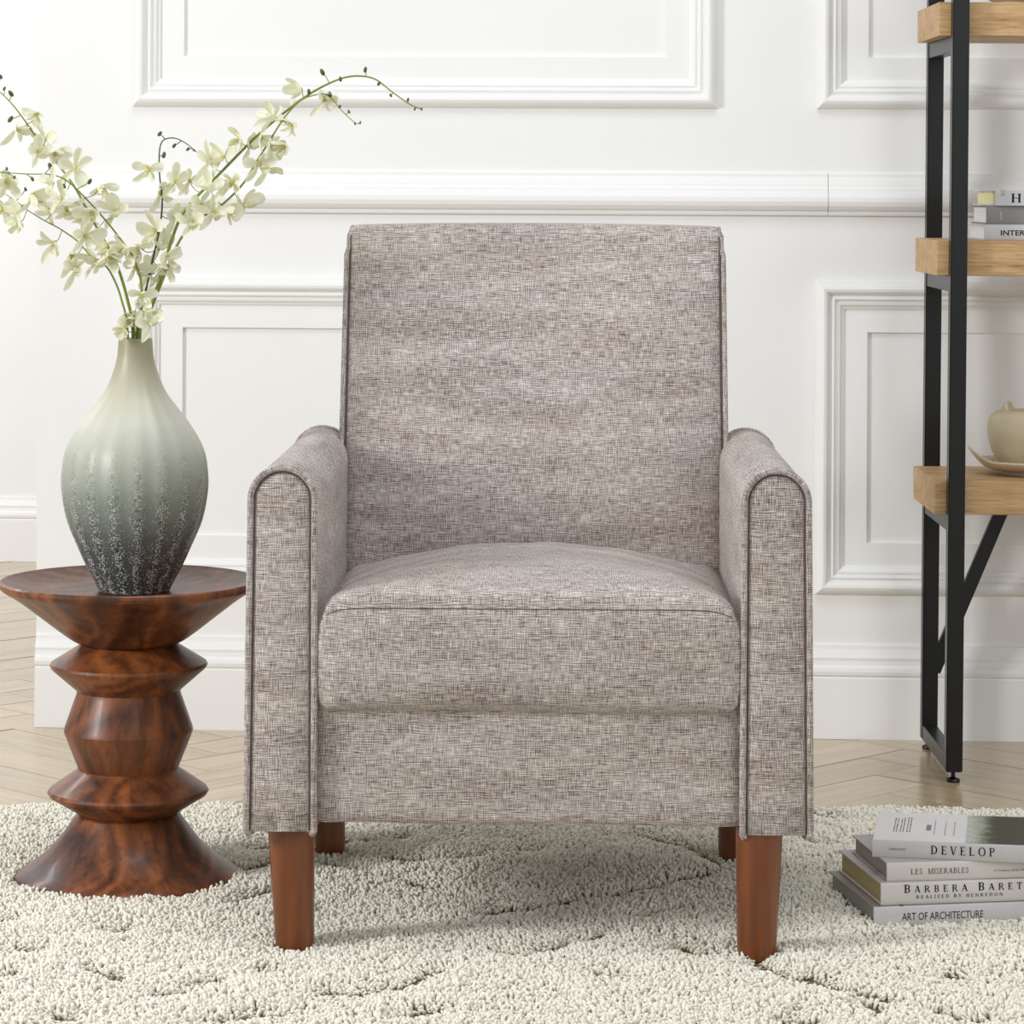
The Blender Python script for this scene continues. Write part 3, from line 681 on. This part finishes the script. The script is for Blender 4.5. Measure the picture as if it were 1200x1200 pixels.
sprays = [
 dict(label='longest cream orchid spray, arching far right with buds above the chair', off=.008, d=VD+.01, thick=.0026, pts=[(162, 396), (180, 350), (205, 270), (222, 240), (255, 206), (290, 170), (316, 146), (350, 119), (375, 103), (400, 92), (420, 89), (440, 93), (460, 108), (480, 122), (494, 128)],
  fl=[(245, 190, 1.1), (262, 184, 1), (281, 163, 1.05), (320, 138, 1), (352, 104, 1), (236, 240, .95), (306, 160, .9), (292, 172, .9), (196, 300, .9), (222, 212, .8)], bd=[(378, 85, 1.1), (399, 93, .8), (428, 82, .9), (444, 98, .8), (458, 112, .6), (478, 117, .6), (486, 128, .5), (494, 128, .5)]),
 dict(label='right-leaning cream orchid spray with drooping bud tip below the longest one', off=.010, d=VD-.03, thick=.0020, pts=[(170, 396), (193, 322), (214, 276), (236, 255), (260, 240), (285, 215), (300, 190), (313, 170), (325, 150), (337, 133), (352, 118), (366, 112), (380, 110), (391, 118), (401, 130), (415, 143), (423, 145)],
  fl=[(224, 262, 1.05), (250, 250, 1.1), (246, 222, 1.15), (272, 214, 1.05), (286, 240, 1.1), (303, 192, 1.0), (314, 198, .95), (333, 170, 1.05), (342, 146, 1.0), (380, 119, .95), (268, 246, 1.0), (318, 172, .9)], bd=[(362, 108, .9), (387, 111, .9), (398, 125, .6), (409, 131, .6), (416, 145, .5), (422, 144, .5)]),
 dict(label='short upright cream orchid spray in the middle with a hooked bud tip', off=.002, d=VD+.04, thick=.0017, pts=[(160, 396), (170, 345), (180, 300), (188, 262), (190, 232), (187, 205), (187, 176), (192, 164), (205, 162), (218, 168), (230, 178), (238, 186)],
  fl=[(174, 198, 1.0), (188, 226, 1.0), (206, 213, 1.05), (206, 254, 1.0), (182, 270, 1.1), (188, 290, 1.05), (176, 322, 1.0), (162, 290, .9), (194, 312, 1.0)], bd=[(187, 157, .9), (192, 182, 1.0), (204, 171, .8), (220, 175, .7), (227, 176, .5), (238, 186, .6)]),
 dict(label='tallest left-leaning cream orchid spray reaching the upper left frame edge', off=-.004, d=VD+.02, thick=.0024, pts=[(156, 396), (149, 350), (136, 308), (118, 275), (100, 242), (88, 220), (70, 195), (52, 172), (40, 157), (28, 140), (15, 123), (0, 108), (-14, 98)],
  fl=[(19, 151, 1.0), (43, 133, 1.0), (52, 164, 1.05), (64, 180, 1.0), (88, 196, 1.1), (78, 244, 1.0), (96, 252, 1.05), (125, 288, 1.0), (45, 178, .9)], bd=[(12, 140, 1.1), (13, 110, 1.1), (5, 104, .7), (1, 90, .8)]),
 dict(label='left cream orchid spray bending level with thin bud tip at mid height', off=.000, d=VD-.04, thick=.0018, pts=[(164, 396), (166, 345), (163, 320), (154, 298), (135, 272), (115, 248), (100, 232), (86, 218), (72, 208), (55, 204), (35, 204), (0, 202), (-12, 200)],
  fl=[(119, 218, 1.1), (136, 248, 1.1), (108, 250, 1.0), (62, 214, .8), (128, 300, 1.0), (146, 296, 1.1), (100, 276, 1.05), (158, 312, .9), (72, 232, .85)], bd=[(59, 195, 1.1), (75, 219, 1.0), (38, 210, .8), (17, 208, .6), (8, 198, .6), (105, 213, 1.0)]),
 dict(label='lowest left cream orchid spray with blooms near the left frame edge', off=-.008, d=VD-.01, thick=.0017, pts=[(150, 396), (142, 350), (131, 322), (120, 308), (105, 298), (90, 282), (70, 268), (55, 260), (35, 248), (12, 231), (-10, 218)],
  fl=[(8, 212, 1.05), (3, 245, 1.0), (24, 246, 1.1), (38, 228, 1.0), (60, 246, 1.05), (64, 284, 1.1), (84, 300, 1.0), (88, 316, .95), (22, 262, .8), (114, 308, .9)], bd=[(30, 222, .7)]),
 dict(label='stubby cream orchid sprig with blooms clustered right at the vase mouth', off=.004, d=VD-.012, thick=.0016, pts=[(160, 400), (158, 388), (157, 372), (161, 356)],
  fl=[(150, 376, .95), (176, 380, .95), (161, 372, .9), (166, 346, .85), (146, 386, .7), (180, 366, .7)], bd=[])]
for si, sp in enumerate(sprays):
    root_xy = Vector((VX+sp['off'], VD+.006*math.sin(si*2.1), 0))
    th = thing('orchid_spray', sp['label'], 'flower', (root_xy.x, root_xy.y, VZ+.19 if si < 6 else VZ+TOPZ-.03), 0, 'orchid sprays in the vase'); org_ = Vector(th.location)
    n = len(sp['pts']); world = [org_]
    for i, (px, py) in enumerate(sp['pts']):
        t = i/(n-1); d = VD+(sp['d']-VD)*t*1.6+(org_.y-VD)*(1-t)
        world.append(P(px, py, d))
    world[1].x = VX+max(-.013, min(.013, world[1].x-VX))
    path = smoothpath([p-org_ for p in world], 7); m = len(path)
    V, Fc = tube_data(path, [sp['thick']*(1-.72*i/m) for i in range(m)], 7)
    def near(p):
        return min(path, key=lambda q: (q.x-p.x)**2+(q.z-p.z)**2)
    pedi = []
    for (px, py, s) in sp['fl']:
        q = near(P(px, py, VD)-org_); dd = q.y+org_.y+random.uniform(-.022, .012); c = P(px, py, dd)-org_
        f = link('flower', THR, th); f.location = c
        face = Vector((random.uniform(-.9, .9), -1.0+random.uniform(-.1, .5), random.uniform(-.6, .45))).normalized()
        f.rotation_mode = 'QUATERNION'; f.rotation_quaternion = face.to_track_quat('Z', 'Y'); f.scale = (s*1.12,)*3
        for k in range(5):
            a = PI/2+k*2*PI/5+random.uniform(-.2, .2); pm = PET[[0, 1, 3, 2, 1][k] if random.random() < .7 else random.randrange(4)]
            pe = link('petal', pm, f); pe.rotation_euler = (random.uniform(-.3, .3), random.uniform(-.75, .25), a); pe.location = (0, 0, -.0008)
            z_ = random.uniform(.82, 1.12); pe.scale = (z_, z_, z_)
        lp = link('lip', LIP, f); lp.rotation_euler = (0, -.35, -PI/2+random.uniform(-.2, .2))
        if random.random() < .45: link('speckles', SPK, f)
        mid = (q+c)/2+Vector((0, .002, -.004)); v2, f2 = tube_data(smoothpath([q, mid, c-face*.003], 3), .0006, 5, len(V)); V += v2; Fc += f2
    for (px, py, s) in sp['bd']:
        q = near(P(px, py, VD)-org_); c = P(px, py, q.y+org_.y)-org_
        b = link('bud', BUD, th); b.location = c; b.scale = (.0044*s,)*3; b.rotation_euler = (random.uniform(-.5, .5), random.uniform(-.7, .7), 0)
        if (q-c).length > .002: v2, f2 = tube_data([q, (q+c)/2+Vector((.001, 0, 0)), c], .0007, 5, len(V)); V += v2; Fc += f2
    mesh('stem', V, Fc, M['stem'] if si in (0, 3, 5, 6) else M['stem_dark'] if si == 2 else M['stem'], th, True)
# ------------------------------------------------------------------ lettering
def ser(ch):
    """serif capital as convex polygons, cap height 1; returns polys, advance"""
    T, t, s, e = .17, .075, .055, .075; P_ = []
    def R(x0, y0, x1, y1): P_.append([(x0, y0), (x1, y0), (x1, y1), (x0, y1)])
    def stem(x, w=T): R(x, 0, x+w, 1); R(x-e, 0, x+w+e, s); R(x-e, 1-s, x+w+e, 1)
    def diag(x0, y0, x1, y1, w): P_.append([(x0-w/2, y0), (x0+w/2, y0), (x1+w/2, y1), (x1-w/2, y1)])
    def arc(cx, cy, rx, ry, a0, a1, th=T, tn=t, n=14):
        for i in range(n):
            A = math.radians(a0+(a1-a0)*i/n); B = math.radians(a0+(a1-a0)*(i+1)/n)
            P_.append([(cx+rx*math.cos(A), cy+ry*math.sin(A)), (cx+rx*math.cos(B), cy+ry*math.sin(B)), (cx+(rx-th)*math.cos(B), cy+(ry-tn)*math.sin(B)), (cx+(rx-th)*math.cos(A), cy+(ry-tn)*math.sin(A))])
    if ch == 'I': stem(.1); return P_, .38
    if ch in 'EFL':
        stem(.1)
        if ch != 'F': R(.1, 0, .66, t); R(.61, 0, .66, .24)
        if ch != 'L': R(.1, 1-t, .62, 1); R(.57, .78, .62, 1); R(.1, .47, .5, .47+t); R(.46, .38, .5, .64)
        return P_, .74
    if ch == 'H': stem(.1); stem(.62); R(.2, .47, .7, .47+t); return P_, .92
    if ch == 'A': diag(.1, 0, .43, 1, t); diag(.75, 0, .42, 1, T*1.1); R(.2, .3, .66, .3+t); R(0, 0, .22, s); R(.58, 0, .92, s); return P_, .9
    if ch == 'V': diag(.42, 0, .14, 1, T); diag(.44, 0, .72, 1, t); R(0, 1-s, .3, 1); R(.6, 1-s, .86, 1); return P_, .86
    if ch == 'M': stem(.1, t); stem(.86); diag(.5, 0, .16, 1, T); diag(.52, 0, .9, 1, t); return P_, 1.14
    if ch == 'N': stem(.1, t); stem(.72, t); diag(.74, 0, .15, 1, T); return P_, .92
    if ch == 'Z': R(.05, 1-t, .62, 1); R(.05, 0, .66, t); diag(.14, 0, .56, 1, T); R(.05, .78, .1, 1); R(.61, 0, .66, .22); return P_, .72
    if ch == 'T': stem(.33); R(.03, 1-t, .8, 1); R(.03, .78, .08, 1); R(.75, .78, .8, 1); return P_, .84
    if ch == 'Y': R(.33, 0, .5, .5); R(.24, 0, .6, s); diag(.41, .45, .14, 1, T); diag(.44, .45, .72, 1, t); R(0, 1-s, .3, 1); R(.6, 1-s, .86, 1); return P_, .84
    if ch in 'BPRD':
        stem(.1)
        if ch == 'D': R(.1, 0, .4, t); R(.1, 1-t, .4, 1); arc(.38, .5, .44, .5, -90, 90); return P_, .92
        R(.1, 1-t, .4, 1); R(.1, .47, .42, .47+t); arc(.38, .735, .3, .265, -90, 90, .15)
        if ch == 'B': R(.1, 0, .4, t); arc(.38, .27, .34, .27, -90, 90, .16); return P_, .8
        if ch == 'R': diag(.76, 0, .42, .5, T); R(.68, 0, .92, s); return P_, .88
        return P_, .76
    if ch == 'O': arc(.5, .5, .45, .52, 0, 360, n=28); return P_, 1.0
    if ch == 'C': arc(.48, .5, .43, .52, 48, 312, n=22); R(.72, .72, .78, .95); return P_, .86
    if ch == 'S': arc(.33, .74, .25, .27, 20, 250, .12, .09, 16); arc(.33, .27, .28, .28, -160, 92, .13, .09, 16); R(.52, .74, .57, .97); R(.05, .04, .1, .28); return P_, .66
    if ch == ' ': return [], .45
    return [], .5
def serif_text(name, items, mat, parent, x0, z0, y, height, width=None, track=.12, smallcaps=None):
    """items: text; written on the plane y, reading along +x, foot line z0"""
    polys = []; x = 0
    for i, ch in enumerate(items):
        h = 1.0
        if smallcaps and not (i == 0 or items[i-1] == ' '): h = smallcaps
        pl, adv = ser(ch)
        for p in pl: polys.append([(x+a*h, b*h) for a, b in p])
        x += adv*h+track
    tot = x-track; sx = (width/tot) if width else height
    V = []; Fc = []
    for p in polys:
        b0 = len(V); V += [(x0+a*sx, y, z0+b*height) for a, b in p]; Fc.append(tuple(range(b0, b0+4)))
    return mesh(name, V, Fc, mat, parent)
def sans_text(name, txt, mat, parent, loc, rot, size, width=None, spacing=1.0, bold=0.0):
    cu = bpy.data.curves.new(name, 'FONT'); cu.body = txt; cu.size = size; cu.space_character = spacing; cu.offset = bold; cu.resolution_u = 3
    tmp = bpy.data.objects.new('tmp', cu); COL.objects.link(tmp); bpy.context.view_layer.update()
    me = bpy.data.meshes.new_from_object(tmp.evaluated_get(bpy.context.evaluated_depsgraph_get())); bpy.data.objects.remove(tmp)
    xs = [v.co.x for v in me.vertices]; k = (width/(max(xs)-min(xs))) if width else 1; mn = min(xs)
    for v in me.vertices: v.co.x = (v.co.x-mn)*k
    me.materials.clear(); me.materials.append(mat); o = bpy.data.objects.new(name, me); COL.objects.link(o); o.parent = parent; o.location = loc; o.rotation_euler = rot
    return o
SPINE = (PI/2, 0, 0)
# ------------------------------------------------------------------ books
def book(label, loc, rz, L, D, T, covm, spm, pgm, group, backm=None, bt=.0022, recess=.004, hollow=False):
    t = thing('book', label, 'book', loc, rz, group)
    box('front_cover', 0, L, .0012, D, T-bt, T, covm, t, .0005, seg=1)
    box('back_cover', 0, L, .0012, D, 0, bt, backm or covm, t, .0005, seg=1)
    # rounded spine
    V = []; Fc = []; k = 10
    for x in (0, L):
        for i in range(k+1):
            s = i/k; V.append((x, -.0016*max(0, math.sin(PI*s))**.6, T*s))
        for i in range(k, -1, -1): s = i/k; V.append((x, bt*.9, T*s))
    nn = 2*(k+1); Fc = [(i, (i+1) % nn, nn+(i+1) % nn, nn+i) for i in range(nn)]+[tuple(range(nn))[::-1], tuple(range(nn, 2*nn))]
    sp = mesh('spine', V, Fc, spm, t, False)
    bm = bmesh.new(); bm.from_mesh(sp.data); bmesh.ops.recalc_face_normals(bm, faces=bm.faces[:]); bm.to_mesh(sp.data); bm.free()
    box('page_block', recess, L-recess, bt*.9, D-recess, bt, T-bt, pgm, t, .0004, seg=1)
    return t
FRZ = .0115
def corner(px, py, z):
    dy = py-HOR-ROLL*(px-600); d = F*(HC-z)/dy; return P(px, py, d)
SY = -.0019
G = 'books stacked on the rug'
c1 = corner(1024, 1087, FRZ); BX, BY, BR = c1.x, c1.y, math.radians(10)
b1 = book('bottom book of the rug stack, grey spine reading ART OF ARCHITECTURE', (c1.x, c1.y, FRZ), BR, .30, .208, .0258, M['taupe'], M['greywhite'], M['pg_grey'], G, M['navy'])
K = 3627/3.9
sans_text('lettering', 'ART OF ARCHITECTURE', M['ink'], b1, (34/K, SY, .0080), SPINE, .0135, 100/K)
box('ribbon', .035, .039, .0, .19, .0258, .0262, M['ink'], b1)
z2 = FRZ+.0262; c2 = corner(1032, 1061, z2)
b2 = book('second book up in the rug stack, white cover with yellowed page edges', (c2.x, c2.y, z2), math.radians(9.5), .285, .200, .0280, M['lilac'], M['warmwhite'], M['pg_gold'], G, M['warmwhite'])
serif_text('lettering', 'BARBERA BARET', M['ink'], b2, 28/K, .0150, SY, .0106, 146/K, .42, .82)
serif_text('subtitle', 'REALIZED BY HENREDON', M['ink'], b2, 43/K, .0075, SY, .0042, 107/K, .35)
z3 = z2+.0282; c3 = corner(1039, 1033, z3)
b3 = book('third book up in the rug stack, pale spine with thin brown serif title', (c3.x, c3.y, z3), math.radians(8.5), .27, .172, .0235, M['lilac'], M['warmwhite'], M['pg_taupe'], G)
serif_text('lettering', 'LES', M['ink_brown'], b3, 29/K, .0085, SY, .0070, 14.5/K, .1)
serif_text('lettering', 'MISERABLES', M['ink_brown'], b3, 50/K, .0085, SY, .0070, 50/K, .08)
sans_text('subtitle', 'A Treasury of the World', M['ink_brown'], b3, (131/K, SY, .0090), SPINE, .0042, 44/K)
z4 = z3+.0237; c4 = corner(1022.3, 1004, z4)
b4 = book('topmost book of the rug stack, white cover with forest print, spine reading DEVELOP', (c4.x, c4.y, z4), math.radians(-9.5), .27, .180, .0220, M['white'], M['greywhite'], M['pg_white'], G)
serif_text('lettering', 'DEVELOP', M['ink'], b4, 69/K, .0068, SY, .0108, 76/K, .36)
serif_text('subtitle', 'STROLPOINT', M['ink'], b4, 19/K, .0100, SY, .0026, 21/K, .15)
TP = .0220+.0003
V = [(.118, .002, TP), (.268, .002, TP), (.268, .178, TP), (.118, .178, TP)]
mesh('cover_photo', V, [(0, 1, 2, 3)], M['photo'], b4)
V = []; Fc = []
def tick(x0, y0, x1, y1):
    b0 = len(V); V.extend([(x0, y0, TP), (x1, y0, TP), (x1, y1, TP), (x0, y1, TP)]); Fc.append((b0, b0+1, b0+2, b0+3))
for r, x in enumerate((.024, .0275, .0325, .036, .041, .0445)):
    y = .055
    while y < .140: l_ = random.uniform(.004, .014); tick(x, y, x+.0012, y+l_); y += l_+random.uniform(.002, .006)
tick(.0765, .045, .0770, .135)
mesh('cover_text', V, Fc, M['ink'], b4)
V = []; Fc = []
tick(.066, .070, .072, .105)
for x in (.090, .1015):
    y = .045
    while y < .125: l_ = random.uniform(.003, .010); tick(x, y, x+.0014, y+l_); y += l_+random.uniform(.004, .009)
mesh('cover_small_text', V, Fc, M['ink_grey'], b4)
# ------------------------------------------------------------------ shelf unit
SH = thing('bookshelf', 'black metal frame shelf unit with thick oak boards at the right', 'shelf', (P(1108.5, 907, 4.93).x, 4.93, 0)); SX, SYY = SH.location.x, SH.location.y
LEAN = .0047
def lx(z): return LEAN*z
PW = .0265; SHW = .86; YB = .29   # post width, distance between end frames, back post offset
def post(x, y, z0, z1, name='post'):
    V = []
    for z in (z0, z1):
        for a, b in ((0, 0), (PW, 0), (PW, PW), (0, PW)): V.append((x+a+lx(z), y+b, z))
    bm = bmesh.new(); vs_ = [bm.verts.new(v) for v in V]
    for f in ((0, 3, 2, 1), (4, 5, 6, 7), (0, 1, 5, 4), (1, 2, 6, 5), (2, 3, 7, 6), (3, 0, 4, 7)): bm.faces.new([vs_[i] for i in f])
    bmesh.ops.bevel(bm, geom=bm.edges[:], offset=.0016, segments=2, affect='EDGES')
    return from_bm(name, bm, M['metal'], SH)
shelf_z = [(.4247, .479), (.8076, .8637), (1.192, 1.246)]
for x in (0, SHW):
    post(x, 0, .017, 1.75); post(x, YB, .017, 1.75)
    box('crossbar', x+.001+lx(0), x+.025, PW, YB, .017, .042, M['metal'], SH, .0012)
    for (a, b) in shelf_z: box('crossbar', x+.001+lx(a), x+.025+lx(a), PW, YB, a-.0255, a-.0005, M['metal'], SH, .0012)
    for y in (0, YB):
        f = lathe('levelling_foot', [(.0005, 0), (.0105, 0), (.0115, .002), (.0105, .005), (.005, .0065), (.0035, .008), (.0035, .018), (.0005, .018)], M['metal'], SH, 20, caps=False); f.location = (x+PW/2, y+PW/2, .0003)
dl = .680-SX
for (a, b) in shelf_z:
    x0 = dl+lx(a)-.003; box('shelf_board', x0, SHW+PW-dl, PW+.001, YB-.001, a, b, M['oak'], SH, .0012)
def bar(name, p0, p1, w, parent):
    p0, p1 = Vector(p0), Vector(p1); t = (p1-p0).normalized(); n = Vector((0, 1, 0)); s = t.cross(n).normalized()*w/2; n = n*.006
    V = [p0+s-n, p0-s-n, p0-s+n, p0+s+n, p1+s-n, p1-s-n, p1-s+n, p1+s+n]
    o = mesh(name, V, [(0, 1, 2, 3), (7, 6, 5, 4), (0, 4, 5, 1), (1, 5, 6, 2), (2, 6, 7, 3), (3, 7, 4, 0)], M['metal'], parent)
    return o
q0 = P(1094, 786, 5.235)-Vector(SH.location); q1 = P(1179, 598, 5.235)-Vector(SH.location); q1.z = .4245-.003
bar('brace', q0, q1, .0225, SH)
bar('brace', (SHW+PW-q0.x, q0.y, q0.z), (SHW+PW-q1.x, q1.y, q1.z), .0225, SH)
# books on the middle shelf
def onshelf(px, z, d): p = P(px, 400, d); return Vector((p.x, d, z))
zS = .8637+.0003; dS = 4.985; KS = F/dS; G2 = 'books lying on the shelf'
p = onshelf(1153, zS, dS)
s1 = book('bottom book on the oak shelf, white spine with bold INTER lettering', p, 0, .26, .19, .0255, M['silver'], M['silver'], M['pg_white'], G2)
sans_text('lettering', 'INTERIOR', M['ink'], s1, (19/KS, SY, .0085), SPINE, .0115, 46/KS, 1.0, .0002)
p = onshelf(1155, zS+.0257, dS+.004)
s2 = book('middle book on the oak shelf, dark grey cloth spine', p, math.radians(-1), .25, .185, .0300, M['midgrey'], M['midgrey'], M['pg_white'], G2)
sans_text('lettering', 'studio', M['ink_white'], s2, (18/KS, SY, .008), (PI/2, -PI/2, 0), .0045, .013)
p = onshelf(1165, zS+.0559, dS+.002)
s3 = thing('book', 'top book on the oak shelf, pale grey spine with HO lettering and yellow edge', 'book', p, math.radians(-5), G2)
TT = .0250
box('front_cover', -.026, .24, .002, .17, TT-.0025, TT, M['silver'], s3, .0005); box('back_cover', -.026, .24, .002, .17, 0, .0025, M['silver'], s3, .0005)
box('spine', 0, .24, -.0012, .0022, 0, TT, M['silver'], s3, .0008); box('page_block', -.017, .236, .004, .166, .0025, TT-.0025, M['yellow'], s3, .0004)
serif_text('lettering', 'HOME', M['ink'], s3, 18.5/KS, .0052, -.0014, .0145, 58/KS, .10)
sans_text('small_lettering', 'EC', M['ink_gold'], s3, (11.5/KS, -.0014, .0165), (PI/2, -PI/2, 0), .0085, .0115)
# pot on leaf-shaped plate
zL = .479+.0003; dP = 5.08
pc = P(1205, 543, dP)
pt = thing('plate', 'shallow pale stoneware dish with upturned corners on the lower oak board', 'plate', (pc.x, dP, zL))
V = []; Fc = []; na, nr = 72, 12
def plate_pt(a, s, dz):
    R = .094*(1+.05*math.cos(4*a)); tip = max(0, math.cos(2*a))**2
    r = R*s; z = .009+.003*s**2+(.0125+.022*tip)*max(0, (s-.55)/.45)**2
    return (r*math.cos(a), r*math.sin(a)*.9, z+dz)
for dz in (0, -.0035):
    for i in range(nr+1):
        for j in range(na): V.append(plate_pt(2*PI*j/na, max(.02, i/nr), dz))
for i in range(nr):
    for j in range(na):
        a, b, c, d = i*na+j, i*na+(j+1) % na, (i+1)*na+(j+1) % na, (i+1)*na+j; Fc.append((a, b, c, d)); o2 = (nr+1)*na; Fc.append((a+o2, d+o2, c+o2, b+o2))
o2 = (nr+1)*na
for j in range(na): a, b = nr*na+j, nr*na+(j+1) % na; Fc.append((a, b, b+o2, a+o2))
Fc.append(tuple(range(na))); Fc.append(tuple(range(o2, o2+na))[::-1])
mesh('dish', V, Fc, M['plate'], pt, True)
lathe('foot_ring', [(.0005, 0), (.042, 0), (.044, .004), (.043, .0075), (.0005, .0075)], M['plate'], pt, 48, caps=False)
pot = thing('pot', 'rounded cream clay pot with leafy rim standing on the pale dish', 'pot', (pc.x+.001, dP, zL+.0095))
pp = dens([(.040, .001), (.050, .010), (.061, .028), (.0675, .050), (.0690, .066), (.0665, .080), (.0600, .090), (.050, .0945)], 5)
lathe('pot_body', [(.0005, .001)]+pp+[(.045, .0950), (.042, .0925), (.040, .086), (.042, .05), (.0005, .02)], M['cream'], pot, 72, flute=lambda a, z: 1+.012*math.cos(5*a+.6), caps=False)
for k in range(5):
    a = PI+.35+k*2*PI/5; V = []; 
    c = Vector((.043*math.cos(a), .043*math.sin(a), .088)); tdir = Vector((-math.sin(a), math.cos(a), 0)); r_ = Vector((math.cos(a), math.sin(a), 0))
    V = [c+tdir*.011-r_*.004, c-tdir*.011-r_*.004, c-tdir*.010+r_*.006, c+tdir*.010+r_*.006, c+tdir*.003+Vector((0, 0, .019)), c-tdir*.003+Vector((0, 0, .019)), c-tdir*.002+r_*.004+Vector((0, 0, .019)), c+tdir*.002+r_*.004+Vector((0, 0, .019))]
    mesh('rim_lobe', V, [(0, 1, 2, 3), (7, 6, 5, 4), (0, 4, 5, 1), (1, 5, 6, 2), (2, 6, 7, 3), (3, 7, 4, 0)], M['cream'], pot)
# the foot of a bowl on the top board, cut by the frame
pb = P(1196, 2, 5.08)
bw = thing('bowl', 'cream bowl on the highest oak board, cut by the top frame edge', 'bowl', (pb.x, 5.08, 1.2463))
lathe('bowl_body', [(.0005, 0), (.040, 0), (.042, .003)]+dens([(.043, .006), (.062, .018), (.082, .045), (.090, .072)])+[(.088, .074), (.085, .071), (.076, .045), (.056, .020), (.0005, .012)], M['cream'], bw, 64, caps=False)
pile()
pile(.013, True)
